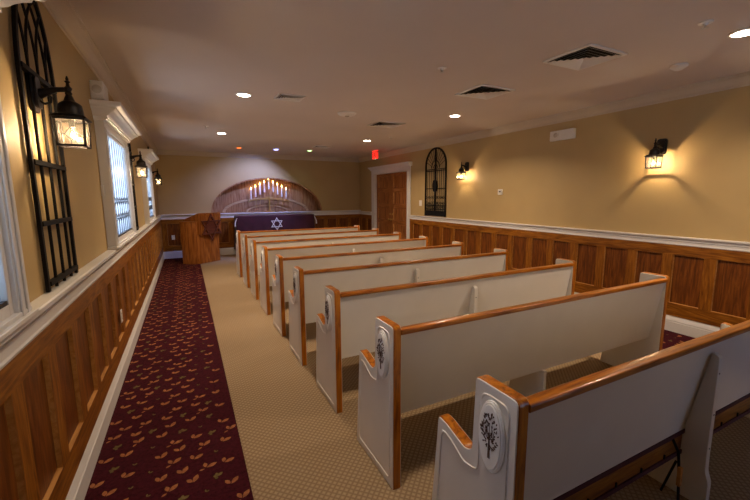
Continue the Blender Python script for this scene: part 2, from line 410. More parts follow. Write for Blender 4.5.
# ------------------------------------------------------------------ double door on the right wall
d = thing('door_1', None, None, (0, 0, 0), kind='structure')
mb = MB(); cw = .145
mb.box(W-.035, W, DY0-cw, DY0, 0, DZ+.03); mb.box(W-.035, W, DY1, DY1+cw+.06, 0, DZ+.03); mb.box(W-.035, W, DY0-cw, DY1+cw+.06, DZ, DZ+.10)
for y in (DY0-cw+.02, DY0-.045, DY1+.02, DY1+cw): mb.box(W-.042, W-.035, y, y+.025, 0, DZ)
mb.box(W, W+.16, DY0, DY0+.02, 0, DZ); mb.box(W, W+.16, DY1-.02, DY1, 0, DZ); mb.box(W, W+.16, DY0, DY1, DZ-.02, DZ)
mb.build('door_casing', 'white', d, bevel=.003)
hd = [(W, DZ+.10), (W-.04, DZ+.10), (W-.05, DZ+.115), (W-.05, DZ+.13), (W-.08, DZ+.15), (W-.10, DZ+.165), (W-.125, DZ+.175), (W-.13, DZ+.20), (W, DZ+.20)]
MB().prism(hd, 'y', DY0-cw-.06, DY1+cw+.12).build('door_cornice', 'white', d)
for k, (ya, yb) in enumerate(((DY0+.02, (DY0+DY1)/2-.002), ((DY0+DY1)/2+.002, DY1-.02))):
    mb = MB(); X0 = W+.03; zs = [.02+ (DZ-.06)*j/5 for j in range(6)]; st, rl = .115, .075
    mb.box(X0+.016, X0+.045, ya, yb, .01, DZ-.022, 0)
    mb.box(X0, X0+.02, ya, ya+st, .01, DZ-.022, 0); mb.box(X0, X0+.02, yb-st, yb, .01, DZ-.022, 0)
    for z in zs: mb.box(X0, X0+.02, ya+st, yb-st, max(.01, z-rl*.9), min(DZ-.022, z+rl*.9), 1)
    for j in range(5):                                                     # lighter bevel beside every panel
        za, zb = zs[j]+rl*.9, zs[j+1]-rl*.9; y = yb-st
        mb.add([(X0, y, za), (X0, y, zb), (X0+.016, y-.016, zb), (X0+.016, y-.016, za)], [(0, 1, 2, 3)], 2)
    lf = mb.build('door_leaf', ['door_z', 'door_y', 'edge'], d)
    yk = yb-.06 if k == 0 else ya+.06
    h = MB(); h.lathe([(.026, 0), (.026, -.006), (.01, -.01), (.01, -.035), (.026, -.04), (.030, -.055), (.02, -.068), (.004, -.07)], (X0, yk, .98), 14, ax='x')
    h.box(X0-.006, X0, yk-.025, yk+.025, 1.10, 1.16)
    h.build('door_knob', 'brass', lf, smooth=True)

# ------------------------------------------------------------------ wall lanterns
def make_lantern(label):                                              # faces +x, wall at x = 0
    t = thing('wall_lantern', label, 'wall light', (0, 0, 0), group='black wall lanterns')
    mb = MB(); mb.prism(rounded([(-.055, 2.06), (.055, 2.06), (.055, 2.25), (-.055, 2.25)], .035, 5), 'x', 0, .018)
    mb.prism(rounded([(-.04, 2.08), (.04, 2.08), (.04, 2.23), (-.04, 2.23)], .03, 5), 'x', .018, .034)
    mb.build('backplate', 'bronze', t, bevel=.004)
    mb = MB(); mb.tube([(.03, 0, 2.15), (.06, 0, 2.162), (.10, 0, 2.178), (.13, 0, 2.182), (.155, 0, 2.182)], .01, 10, rs=[.026, .019, .013, .012, .012])
    mb.tube([(.03, 0, 2.12), (.05, 0, 2.105), (.075, 0, 2.115), (.08, 0, 2.14), (.065, 0, 2.15)], .006, 8)
    mb.build('arm', 'bronze', t, smooth=True)
    X = .15
    mb = MB(); mb.lathe([(.012, 2.155), (.016, 2.165), (.012, 2.175), (.018, 2.19), (.009, 2.20), (.007, 2.215), (.013, 2.222), (.006, 2.228), (.007, 2.235), (.003, 2.248), (.001, 2.25)], (X, 0, 0), 14)
    mb.build('finial', 'bronze', t, smooth=True)
    mb = MB()
    def sq(a, z, b, z2, mi=0):
        mb.add([(X-a, -a, z), (X+a, -a, z), (X+a, a, z), (X-a, a, z), (X-b, -b, z2), (X+b, -b, z2), (X+b, b, z2), (X-b, b, z2)], [(0,1,5,4),(1,2,6,5),(2,3,7,6),(3,0,4,7),(4,5,6,7),(3,2,1,0)], mi)
    sq(.072, 2.038, .072, 2.044); sq(.072, 2.044, .054, 2.058)
    mb.lathe([(.056, 2.052), (.054, 2.08), (.050, 2.108), (.040, 2.118), (.024, 2.128), (.018, 2.145), (.012, 2.158)], (X, 0, 0), 20)
    mb.build('roof', 'bronze', t, smooth=True)
    mb = MB(); a, b = .060, .055
    for sx in (-1, 1):
        for sy in (-1, 1):
            mb.tube([(X+sx*a, sy*a, 2.04), (X+sx*b, sy*b, 1.905)], .0055, 4)
    for z, q in ((2.034, a), (1.905, b)):
        for sgn in (-1, 1):
            mb.box(X-q-.005, X+q+.005, sgn*q-.005, sgn*q+.005, z-.005, z+.005); mb.box(X+sgn*q-.005, X+sgn*q+.005, -q-.005, q+.005, z-.005, z+.005)
    mb.box(X-.012, X+.012, -.012, .012, 2.0, 2.04)
    mb.build('cage', 'bronze', t)
    for ang in range(4):
        R = Matrix.Rotation(ang*PI/2, 3, 'Z')
        def tr(p): v = R @ Vector(p); return (v.x+X, v.y, v.z)
        mb = MB(); mb.add([tr(p) for p in [(a-.001, -a, 2.03), (a-.001, a, 2.03), (b-.001, b, 1.909), (b-.001, -b, 1.909)]], [(0, 1, 2, 3)])
        g = mb.build('glass_pane', 'lglass', t)
        mb = MB(); xx = .0585
        for p, q in (((0, 1.99), (.024, 1.958)), ((.024, 1.958), (0, 1.926)), ((0, 1.926), (-.024, 1.958)), ((-.024, 1.958), (0, 1.99)), ((0, 1.99), (0, 2.03)), ((0, 1.926), (0, 1.909)), ((.024, 1.958), (.055, 1.958)), ((-.024, 1.958), (-.055, 1.958))):
            mb.tube([tr((xx, p[0], p[1])), tr((xx, q[0], q[1]))], .0016, 4)
        mb.build('lead_came', 'came', g)
    bulb = MB().lathe([(.002, 1.940), (.009, 1.944), (.013, 1.957), (.011, 1.972), (.007, 1.985), (.005, 2.0)], (X, 0, 0), 14).build('bulb', 'bglass', t, smooth=True)
    MB().lathe([(.001, 1.952), (.0045, 1.954), (.0045, 1.968), (.001, 1.970)], (X, 0, 0), 8).build('filament', 'bulb', bulb)
    return t
lan = make_lantern('large black wall lantern over the iron grille nearest the camera')
lan.location = (0, 2.47, 0)
dup(lan, (0, 5.9, 0), label='black wall lantern between the first and second leaded windows after the nearest grille')
dup(lan, (0, 9.35, 0), label='farthest black wall lantern on the window wall, near the lectern')
dup(lan, (W, 2.55, .05), PI, 'black wall lantern alone on the tan wall near the ceiling vent')
dup(lan, (W, 6.04, .06), PI, 'black wall lantern beside the arched iron grille near the double door')

# ------------------------------------------------------------------ iron wall grilles
def make_grille(label, w=.55):
    t = thing('wall_grille', label, 'wall grille', group='arched iron grilles on the window wall')
    h = w/2; zs, apex, zb = 2.20, 2.70, 1.188
    out = [(-h, zb), (-h, zs)] + arc(0, zs, h, apex-zs, PI, 0, 20)[1:] + [(h, zb)]
    inn = [(-h+.028, zb), (-h+.028, zs)] + arc(0, zs, h-.028, apex-zs-.028, PI, 0, 20)[1:] + [(h-.028, zb)]
    mb = MB(); mb.ring(out, inn, 'x', .008, .024, closed=False); mb.build('frame', 'black', t, bevel=.003)
    for z in (2.24, 1.81, 1.517, 1.225): box(.006, .030, -h+.02, h-.02, z-.011, z+.011).build('crossbar', 'black', t)
    for y in (-h/2, 0, h/2): MB().tube([(.018, y, 1.19), (.018, y, 2.24)], .0075, 8).build('upright_bar', 'black', t, smooth=True)
    mb = MB()
    for y in (-h/2, 0, h/2):                                          # pointed gothic tracery
        for s in (-1, 1):
            R = h*1.0; pts = []
            for i in range(13):
                a = i/12*1.35; yy = y + s*(R - R*math.cos(a)); zz = 2.24 + 1.45*R*math.sin(a)
                if abs(yy) > h-.02 or zz > 2.20 + (apex-zs)*math.sqrt(max(0, 1-(yy/h)**2)) - .01: break
                pts.append((.018, yy, zz))
            if len(pts) > 1: mb.tube(pts, .006, 6)
    mb.build('tracery', 'black', t, smooth=True)
    return t
gr = make_grille('tall black arched iron grille behind the nearest wall lantern')
gr.location = (0, 2.555, 0)
dup(gr, (0, 5.93, 0), label='black arched iron grille between the two farther windows')
dup(gr, (0, 9.37, 0), label='farthest black arched iron grille on the window wall, past the last window')
t = thing('wall_grille', 'ornate round-topped black iron gate panel with medallion, right of the double door', 'wall grille', (W-.032, 7.10, 0))
h, zs, zb = .40, 2.32, 1.17
out = [(-h, zb), (-h, zs)] + arc(0, zs, h, h, PI, 0, 24)[1:] + [(h, zb)]
inn = [(-h+.035, zb), (-h+.035, zs)] + arc(0, zs, h-.035, h-.035, PI, 0, 24)[1:] + [(h-.035, zb)]
MB().ring(out, inn, 'x', 0, .028, closed=False).build('frame', 'black', t, bevel=.003)
mb = MB(); mb.box(.004, .024, -h+.03, h-.03, zb+.005, zb+.10); mb.box(.0, .02, -h+.03, h-.03, zb+.10, zb+.125); mb.build('kick_panel', 'black', t)
mb = MB(); mb.box(0, .024, -.022, .022, zb+.1, zs+h-.02); mb.build('centre_stile', 'black', t)
for z in (2.235, 2.20, 1.80, 1.42, 1.33): box(.004, .02, -h+.03, h-.03, z-.008, z+.008).build('crossbar', 'black', t)
for y in (-.30, -.23, -.16, -.085, .085, .16, .23, .30): MB().tube([(.012, y, zb+.1), (.012, y, 2.22)], .006, 6).build('upright_bar', 'black', t)
mb = MB()
mb.tube([(.012, a, b) for a, b in arc(0, zs-.06, .15, .17, 0, PI, 14)], .009, 6); mb.tube([(.012, a, b) for a, b in arc(0, zs-.06, .075, .085, 0, PI, 10)], .007, 6)
for k in range(1, 12):
    a = PI*k/12; mb.tube([(.012, .15*math.cos(a), zs-.06+.17*math.sin(a)), (.012, .375*math.cos(a), zs+.375*math.sin(a))], .005, 6)
mb.build('fan_tracery', 'black', t)
for z0 in (1.38, 1.47, 1.60):
    mb = MB()
    for k in range(8):
        y = -.315 + .09*k
        mb.tube([(.008, y+a, z0+b) for a, b in arc(0, 0, .03, .032, 0, 2*PI, 10)[:-1]], .0045, 5, closed=True)
    mb.tube([(.008, -.36, z0), (.008, .36, z0)], .003, 5); mb.build('scrollwork', 'black', t)
mb = MB(); mb.prism(arc(0, 1.86, .085, .135, 0, 2*PI, 24)[:-1], 'x', -.014, .026); mb.prism(arc(0, 1.86, .06, .105, 0, 2*PI, 24)[:-1], 'x', -.022, -.014); mb.build('medallion', 'black', t, bevel=.003)

# ------------------------------------------------------------------ pews
def pew_outline():
    pts = [(.0, 0), (.500, 0), (.442, .668), (.385, .660), (.262, .624), (.222, .644), (.213, .958), (0, .958)]
    rad = [0, 0, .02, .012, .022, .020, .022, .03]
    return rounded(pts, rad, 4)
PO = pew_outline()
def end_panel(root, x, side):
    """x = outer face, side = +1 when the outer face looks to -x"""
    th = .054; a, b = (x, x+th) if side > 0 else (x-th, x)
    IN = offset(PO, .0035)
    IN = [(p[0] if i > 0 else p[0], max(0, p[1])) for i, p in enumerate(IN)]
    # open strip: from arm front round the top and down the rear edge
    n = len(PO); start = next(i for i, p in enumerate(PO) if p[1] > .62)
    idx = list(range(start, n)) + [0]
    e = MB(); e.prism(IN, 'x', a, b)
    end = e.build('end_panel', 'pew_white', root, bevel=.003)
    cp = MB(); out = [PO[i] for i in idx]; OI = offset(PO, .0085); inn = [OI[i] for i in idx]; inn[-1] = (inn[-1][0], 0)
    cp.ring(out, inn, 'x', a+.004, b-.004, closed=False)
    cap = cp.build('oak_edging', 'oak_z', end, bevel=.003)
    # raised bead following the outline of the outer face
    xo = a if side > 0 else b; s = -1 if side > 0 else 1
    bp = rounded([(.040, .05), (.452, .05), (.412, .610), (.375, .618), (.262, .560), (.182, .575), (.178, .915), (.040, .915)][::1], [.03, .03, .03, .03, .02, .03, .05, .04], 5)
    bd = MB(); bd.tube([(xo, p[0], p[1]) for p in bp], .0048, 6, closed=True); bd.build('routed_bead', 'pew_white', end, smooth=True)
    if side > 0:
        m = MB(); cy, cz = .112, .765
        m.prism(arc(cy, cz, .066, .142, 0, 2*PI, 36)[:-1], 'x', xo-.008, xo); m.prism(arc(cy, cz, .061, .136, 0, 2*PI, 36)[:-1], 'x', xo-.012, xo-.008); m.prism(arc(cy, cz, .053, .127, 0, 2*PI, 36)[:-1], 'x', xo-.016, xo-.012)
        pl = m.build('oval_plaque', 'plaque', root, bevel=.003)
        r = random.Random(5); m = MB(); X = xo-.0178
        def lf(y, z, ang, L, wd):
            c_, s_ = math.cos(ang), math.sin(ang)
            m.prism([(y+c_*u*L-s_*v*wd, z+s_*u*L+c_*v*wd) for u, v in [(0, 0), (.3, .4), (.6, .45), (1, 0), (.6, -.45), (.3, -.4)]], 'x', X, X+.002)
        m.prism([(cy-.0055, cz-.082), (cy+.0055, cz-.082), (cy+.003, cz-.01), (cy+.002, cz+.02), (cy-.002, cz+.02), (cy-.003, cz-.01)], 'x', X, X+.002)
        for k in range(7):
            a_ = .35 + k*.40; L = .05 if 1 < k < 5 else .036
            m.tube([(X+.001, cy, cz-.012+.004*k % .01), (X+.001, cy+.5*L*math.cos(a_), cz-.005+.6*L*math.sin(a_)), (X+.001, cy+.66*L*math.cos(a_), cz+.018+L*math.sin(a_)*.8)], .0013, 4)
        for k in range(100):
            q = r.uniform(0, 2*PI); rr = math.sqrt(r.uniform(.08, 1)); y = cy + .040*rr*math.cos(q); z = cz + .026 + .066*rr*math.sin(q)
            lf(y, z, math.atan2(z-cz+.02, y-cy) + r.uniform(-.6, .6), r.uniform(.008, .014), r.uniform(.004, .0065))
        m.build('tree_inlay', 'brown', pl)
    return end
def make_pew(L=2.705):
    t = thing('pew', 'x', 'pew', group='white pews with oak edging')
    end_panel(t, 0, 1); end_panel(t, L, -1)
    x0, x1 = .05, L-.05
    mb = MB(); mb.prism([(.008, .915), (.028, .915), (.112, .405), (.118, .392), (.084, .392), (.088, .41)], 'x', x0, x1)
    bk = mb.build('backrest', 'pew_white', t, bevel=.002)
    mb = MB(); mb.prism(rounded([(-.008, .906), (.046, .906), (.046, .937), (-.008, .937)], .009, 3), 'x', x0, x1)
    mb.build('top_rail', 'oak_x', t, smooth=True)
    mb = MB(); mb.prism(rounded([(.10, .385), (.455, .40), (.455, .43), (.10, .415)], .006, 2), 'x', x0, x1)
    mb.build('seat', 'pew_white', t, smooth=True)
    mb = MB(); bx = 1.31
    br = rounded([(-.002, .0), (.40, .0), (.36, .25), (.39, .385), (.088, .40), (.012, .848), (-.018, .835), (-.018, .30), (-.02, .2), (-.038, .15), (-.038, 0)], [0, 0, .03, .01, .01, .008, .016, .02, .02, .02, 0], 3)
    mb.prism(br, "x", bx, bx+.036)
    bo = mb.build('centre_bracket', 'pew_white', t, bevel=.004)
    for z in (.745, .52, .33): MB().lathe([(.005, -.0045), (.005, -.003)], (bx+.018, -.015, z), 8, ax='y').build('screw_head', 'came', bo)
    return t
PY = [7.925, 6.952, 6.044, 5.161, 4.258, 3.393, 2.481, 1.635, .817]
PX = [1.532, 1.535, 1.540, 1.548, 1.548, 1.545, 1.556, 1.570, 1.590]
LB = ['frontmost white pew with oak edging, right before the purple draped table',
      'second white pew from the purple draped table', 'third white pew from the purple draped table',
      'fourth white pew from the purple draped table', 'middle white pew, fifth of nine counted from the purple table',
      'fourth white pew back to front, counted from the camera, with four rows nearer the purple table behind it',
      'third white pew counted from the camera, with oval tree plaque on its aisle end',
      'second white pew from the camera, its whole tree-plaqued end standing on the tan carpet',
      'rearmost white pew nearest the camera, cut off by the picture edge']
LB[5] = 'sixth white pew from the purple table, fourth counted from the camera'
pew = make_pew(); pew['label'] = LB[0]; pew.location = (PX[0], PY[0], 0)
pews = [pew]
for k in range(1, 9): pews.append(dup(pew, (PX[k], PY[k], 0), label=LB[k]))
# the rearmost pew has a rack under its seat, trimmed in burgundy
low = rounded([(.055, .0), (.40, .0), (.36, .25), (.39, .385), (.088, .395), (.060, .395)], [0, 0, .03, .01, .01, .0], 3)
lm = MB().prism(low, 'x', 1.275, 1.30).build('centre_bracket', 'pew_white')                       # the second pew's shorter support
for c in pews[7].children:
    if c.name.startswith('centre_bracket'):
        for q in list(c.children): bpy.data.objects.remove(q)
        c.data = lm.data
bpy.data.objects.remove(lm)
last = pews[8]
for c in last.children:
    if c.name.startswith('centre_bracket'): c.location.x = .07
x0, x1 = .055, 2.65
mb = MB(); mb.box(x0, x1, .085, .10, .362, .386, 0); mb.box(x0, x1, .095, .108, .262, .362, 1); mb.box(x0, x1, .088, .112, .238, .262, 0)
for k in range(12): mb.box(x0+.1+k*.21, x0+.108+k*.21, .088, .096, .262, .285, 2)
mb.build('under_seat_rack', ['burg', 'wains_x', 'black'], last)
hx = .05
mb = MB(); mb.tube([(1.27, .09, .36), (1.275, .06, .30), (1.268, .05, .24)], .007, 6); mb.tube([(1.262, .05, .27), (1.262, .03, .02)], .007, 6); mb.tube([(1.235, .05, .27), (1.28, .12, .03)], .006, 6)
hb = mb.build('hinged_strut', 'black', last); box(1.246, 1.270, .028, .046, .13, .235).build('wooden_grip', 'edge', hb, bevel=.003)

# ------------------------------------------------------------------ lectern
t = thing('lectern', 'tall oak lectern with large wooden star of David on its front', 'lectern', (1.12, 10.14, .002), math.radians(37))
# local frame: front looks to -y, x to the right
mb = MB(); mb.box(-.27, .29, .015, .48, .009, 1.0); mb.box(-.275, -.265, .012, .02, .009, .74); mb.box(-.002, .002, .010, .018, .06, .74); mb.build('cabinet_body', 'lectern', t, bevel=.004)
hd = [(-.035, .72), (.46, .72), (.46, 1.10), (-.035, 1.25)]
mb = MB(); mb.prism(hd, 'x', -.32, .34); mb.build('slanted_desk', 'lectern', t, bevel=.006)
mb = MB(); mb.ring([(-.28, .75), (.29, .75), (.29, 1.22), (-.28, 1.22)], [(-.25, .78), (.26, .78), (.26, 1.19), (-.25, 1.19)], 'y', -.048, -.035); mb.build('front_moulding', 'lectern', t)
mb = MB(); mb.prism([(-.30, .02), (-.27, .0), (-.27, .46), (-.50, .40), (-.43, .12)], 'z', .009, 1.02); wing = mb.build('side_wing', 'lectern', t, bevel=.004)
mb = MB(); mb.prism([(-.31, .01), (-.26, -.01), (-.26, .47), (-.515, .41), (-.44, .11)], 'z', 1.02, 1.045); mb.build('wing_top', 'lectern', t, bevel=.004)
def star(mb, cx, cz, R, wd, y0, y1, mi=0, ax='y'):
    for f in (0, PI):
        o = [(cx+R*math.sin(f+k*2*PI/3), cz+R*math.cos(f+k*2*PI/3)) for k in range(3)][::-1]
        k_ = 1 - 2*wd/R; n_ = [(cx+(p[0]-cx)*k_, cz+(p[1]-cz)*k_) for p in o]
        e = .0015 if f else 0
        mb.ring(o, n_, ax, y0-e, y1-e, mi)
mb = MB(); star(mb, .02, .89, .34, .042, -.08, -.05); 
mb.prism([(.02+.17*math.cos(k*PI/3), .89+.17*math.sin(k*PI/3)) for k in range(6)], 'y', -.062, -.036); mb.build('star_of_david', 'starwood', t, bevel=.003)

# ------------------------------------------------------------------ draped table and cloth
t = thing('reading_table', 'oak table hidden under the purple velvet cloth', 'table', (2.93, 10.95, 0))
box(-1.06, 1.06, -.22, .22, 1.06, 1.10).build('tabletop', 'wains_x', t, bevel=.004)
for sx in (-1, 1):
    for sy in (-1, 1): box(sx*1.0-.035, sx*1.0+.035, sy*.17-.035, sy*.17+.035, 0.0, 1.06).build('leg', 'wains_z', t)
mb = MB(); N = 90                                                      # cloth: top, and a skirt with soft folds
rx, ry, zt, zl = 1.09, .25, 1.115, .16
per = rounded([(-rx, -ry), (rx, -ry), (rx, ry), (-rx, ry)], .05, 5)
dense = []
for i, p in enumerate(per):
    q = per[(i+1) % len(per)]; d = math.dist(p, q); k = max(1, int(d/.04))
    for j in range(k): dense.append((p[0]+(q[0]-p[0])*j/k, p[1]+(q[1]-p[1])*j/k))
n = len(dense); vs = []; fs = []
lev = [(zt, .0), (zt-.012, .012), (.9, .014), (.6, .02), (.35, .026), (zl, .032)]
for li, (z, e) in enumerate(lev):
    for i, (x, y) in enumerate(dense):
        r_ = math.hypot(x/rx, y/ry); w_ = math.sin(i*.9)*.010*max(0, li-2)
        nx, ny = (math.copysign(1, x) if abs(x) > rx-.05 else 0), (math.copysign(1, y) if abs(y) > ry-.05 else 0)
        vs.append((x+nx*(e+w_), y+ny*(e+w_), z))
for li in range(len(lev)-1):
    for i in range(n): fs.append((li*n+i, li*n+(i+1) % n, (li+1)*n+(i+1) % n, (li+1)*n+i))
fs.append(tuple(range(n))); mb.add(vs, fs)
cl = mb.build('table_cloth', 'velvet', None, (2.93, 10.95, 0), smooth=True)
tag(cl, 'dark purple velvet cloth with silver star of David draped over the table', 'tablecloth')
mb = MB(); star(mb, -.02, .875, .185, .02, -ry-.030, -ry-.018); mb.build('star_of_david', 'silver', cl)['label'] = 'silver embroidered star of David'
for s in (-1, 1):
    mb = MB(); mb.tube([(s*(rx-.01), -ry-.02, 1.07), (s*(rx+.02), -ry-.03, 1.0), (s*(rx+.045), -ry-.03, .93), (s*(rx+.05), -ry-.03, .84)], .012, 8, rs=[.006, .012, .018, .022]); mb.build('tassel', 'silver', cl, smooth=True)

# ------------------------------------------------------------------ niche and candelabrum
mb = MB(); ND = .42
y0, y1 = YB+.001, YB+ND
ello = arc(AX, AZ0, ARX, ARZ, 0, PI, 40)
vs = [(x, YB, z) for x, z in ello] + [(x, y1, z) for x, z in ello]; n = len(ello)
mb.add(vs, [(i, i+1, n+i+1, n+i) for i in range(n-1)], 0)
mb.add([(x, y1, z) for x, z in ello], [tuple(range(n))], 1)
mb.add([(AX-ARX, YB, AZ0), (AX+ARX, YB, AZ0), (AX+ARX, y1, AZ0), (AX-ARX, y1, AZ0)], [(0, 1, 2, 3)], 0)
M['niche'] = wood('niche_wood', (.24, .11, .05), (.38, .20, .10), (.48, .28, .15), 'z', .22, .6)
struct(mb.build('trim_11', ['niche', 'niche']))
mb = MB()                                                              # face ring of the arch
mb.ring(arc(AX, AZ0, ARX, ARZ, 0, PI, 40), arc(AX, AZ0, ARX-.035, ARZ-.035, 0, PI, 40), 'y', YB-.006, YB+.05, closed=False)
struct(mb.build('trim_12', 'niche'))
mb = MB()
for x in (1.75, 2.10, 3.62, 3.98): 
    zt_ = AZ0 + ARZ*math.sqrt(1-((x-AX)/ARX)**2) - .03; mb.box(x-.02, x+.02, y1-.025, y1, AZ0, zt_)
struct(mb.build('trim_13', 'niche')); M['niche_arc'] = wood('niche_arc', (.42, .26, .13), (.55, .37, .20), (.62, .45, .28), 'x', .3, .3); mb = MB()
mb.ring(arc(AX, AZ0, 1.28, .42, 0, PI, 30), arc(AX, AZ0, 1.20, .36, 0, PI, 30), 'y', y1-.05, y1, closed=False)
mb.ring(arc(AX, AZ0, .62, .20, 0, PI, 24), arc(AX, AZ0, .57, .165, 0, PI, 24), 'y', y1-.05, y1, closed=False)
struct(mb.build('trim_14', 'niche_arc'))
t = thing('candelabrum', 'nine-light electric candelabrum in the lit arched niche', 'candelabrum', (AX+.02, YB+.16, AZ0))
mb = MB()
mb.prism(arc(0, .30, .60, .10, 0, PI, 24) + arc(0, .27, .60, .10, PI, 0, 24), 'y', -.02, .02)
mb.box(-.13, .13, -.03, .03, .42, .445); mb.box(-.02, .02, -.02, .02, .02, .42); mb.lathe([(.16, 0), (.16, .015), (.05, .03), (.02, .06)], (0, 0, 0), 20)
mb.build('stand', 'brass', t)
for k in range(9):
    x = (k-4)*.128; z = .65 - abs(k-4)*.0655
    if k == 4: z += .03
    MB().tube([(x, 0, z-.33 if abs(k-4) < 4 else .33), (x, 0, z)], .006, 6).build('branch', 'brass', t)
    c = MB().lathe([(.022, z-.01), (.022, z+.27), (.016, z+.275)], (x, 0, 0), 12).build('candle', 'plaque', t, smooth=True)
    MB().lathe([(.006, z+.275), (.016, z+.29), (.013, z+.31), (.002, z+.34)], (x, 0, 0), 10).build('flame_bulb', 'flame', c, smooth=True)

# ------------------------------------------------------------------ ceiling fittings
def make_down(name, label, matname, r=.075, group='recessed ceiling lights'):
    t = thing(name, label, 'ceiling light', group=group)
    MB().lathe([(r+.02, 0), (r+.02, -.006), (r+.005, -.009), (r, -.004), (r-.004, 0)], (0, 0, 0), 24).build('trim_ring', 'plastic', t, smooth=True)
    MB().lathe([(r-.006, -.010), (r-.02, -.0125), (.001, -.013)], (0, 0, 0), 24).build('lamp_face', matname, t)
    return t
dl = make_down('recessed_ceiling_light', 'recessed ceiling light at the corner of the picture, nearest the camera on the right', 'lamp')
dl.location = (4.456, 1.42, ZC)
spots = [(1.345, 4.83, 'recessed ceiling light above the aisle carpet, nearer of the two over the windows side'), (1.342, 7.84, 'recessed ceiling light over the window side, farther one near the lectern'),
         (4.372, 4.69, 'recessed ceiling light between the ceiling vents and the round topped grille'), (4.27, 7.56, 'recessed ceiling light in front of the red exit sign')]
for x, y, l in spots: dup(dl, (x, y, ZC), label=l)
def area(name, loc, power, col, size=.12, spread=PI):
    L = bpy.data.lights.new(name, 'AREA'); L.shape = 'DISK'; L.size = size; L.energy = power; L.color = col; L.spread = spread
    o = bpy.data.objects.new(name, L); C.objects.link(o); o.location = loc; return o
WARM = (1, .76, .54)
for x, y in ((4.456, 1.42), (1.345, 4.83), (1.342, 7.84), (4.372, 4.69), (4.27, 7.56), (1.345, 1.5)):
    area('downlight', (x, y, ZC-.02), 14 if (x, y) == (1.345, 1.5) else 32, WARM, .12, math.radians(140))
for (x, y, mname, col, p, l) in ((1.91, 9.953, 'lamp_orange', (1, .35, .12), 1.2, 'small orange ceiling spotlight near the lectern'), (2.807, 9.92, 'lamp_blue', (.36, .44, 1), 34, 'small blue ceiling spotlight over the purple table'), (3.661, 9.817, 'lamp_green', (.7, 1, .6), .8, 'small greenish ceiling spotlight right of the blue one')):
    s_ = make_down('coloured_spotlight', l, mname, .06, 'coloured ceiling spotlights'); s_.location = (x, y, ZC)
    L = bpy.data.lights.new('spot', 'SPOT'); L.energy = p*9; L.color = col; L.spot_size = math.radians(100 if mname == 'lamp_blue' else 75); L.spot_blend = .7; L.shadow_soft_size = .04
    o = bpy.data.objects.new('spot', L); C.objects.link(o); o.location = (x, y, ZC-.02)
    tgt = Vector((x-.5 if mname == 'lamp_blue' else x, YB, 1.25)); o.rotation_euler = (tgt-o.location).to_track_quat('-Z', 'Y').to_euler()
def make_vent(label, w, d):
    t = thing('ceiling_vent', label, 'vent', group='square ceiling vents'); a, b = w/2, d/2
    MB().ring([(-a, -b), (a, -b), (a, b), (-a, b)], [(-a+.03, -b+.03), (a-.03, -b+.03), (a-.03, b-.03), (-a+.03, b-.03)], 'z', -.014, 0).build('frame', 'plastic', t, bevel=.003)
    box(-a+.03, a-.03, -b+.03, b-.03, -.004, 0).build('duct_shade', 'dark', t)  # flat dark plate, its colour stands in for shade behind the louvers
    for k in range(5):
        f0 = 1-(k+.05)/5.2; f1 = 1-(k+.95)/5.2; A, B = (a-.03), (b-.03)
        o0 = [(-A*f0, -B*f0), (A*f0, -B*f0), (A*f0, B*f0), (-A*f0, B*f0)]; o1 = [(-A*f1, -B*f1), (A*f1, -B*f1), (A*f1, B*f1), (-A*f1, B*f1)]
        mb = MB(); mb.add([(x, y, -.003) for x, y in o1] + [(x, y, -.020) for x, y in o0], [(i, (i+1) % 4, 4+(i+1) % 4, 4+i) for i in range(4)]); mb.build('louver', 'plastic', t)
    return t
v = make_vent('large square ceiling vent nearest the camera, upper right of the picture', .50, .46); v.location = (3.86, 2.28, ZC)
dup(v, (3.85, 3.50, ZC), label='second square ceiling vent from the camera, left of the nearest one')
dup(v, (3.76, 5.76, ZC), label='ceiling vent just before the recessed light and exit sign')
v2 = dup(v, (1.86, 4.71, ZC), label='ceiling vent right of the recessed light on the windows side'); v2.scale = (.65, .6, 1)
v3 = dup(v, (3.70, 8.95, ZC), label='farthest ceiling vent, near the greenish spotlight'); v3.scale = (.8, .8, 1)
def lathe_thing(name, label, cat, loc, prof, m, group=None, n=20):
    o = MB().lathe(prof, (0, 0, 0), n).build(name, m, None, loc, smooth=True); return tag(o, label, cat, group)
t = thing('smoke_detector', 'round white smoke detector near the nearest vent and cornice', 'smoke detector', (4.855, 2.016, ZC))
MB().lathe([(.07, 0), (.07, -.018), (.055, -.028), (.03, -.045), (.001, -.048)], n=24).build('housing', 'plastic', t, smooth=True)
MB().lathe([(.036, -.036), (.036, -.041)], n=16).build('sensor_slots', 'dark', t)
t = thing('ceiling_detector', 'white dome ceiling fitting between the vents', 'ceiling fitting', (2.831, 5.23, ZC))
MB().lathe([(.14, 0), (.14, -.012), (.115, -.03), (.06, -.042), (.001, -.045)], n=24).build('dome', 'plastic', t, smooth=True); MB().lathe([(.03, -.04), (.03, -.052), (.001, -.055)], n=16).build('lens', 'lens', t)
for (x, y, l) in ((1.042, 7.19, 'ceiling sprinkler head over the leaf carpet aisle'), (2.902, 3.053, 'faint ceiling sprinkler head left of the vents'), (4.507, 6.915, 'ceiling sprinkler head right of the exit sign'), (4.0, 1.47, 'ceiling sprinkler head beside the nearest recessed light')):
    t = thing('ceiling_sprinkler', l, 'sprinkler', (x, y, ZC), group='ceiling sprinkler heads')
    MB().lathe([(.045, 0), (.042, -.006), (.02, -.009), (.012, -.02)], n=16).build('cover_ring', 'plastic', t, smooth=True)
    MB().lathe([(.006, -.018), (.006, -.036), (.022, -.038), (.022, -.041), (.001, -.042)], n=12).build('deflector', 'metal', t)

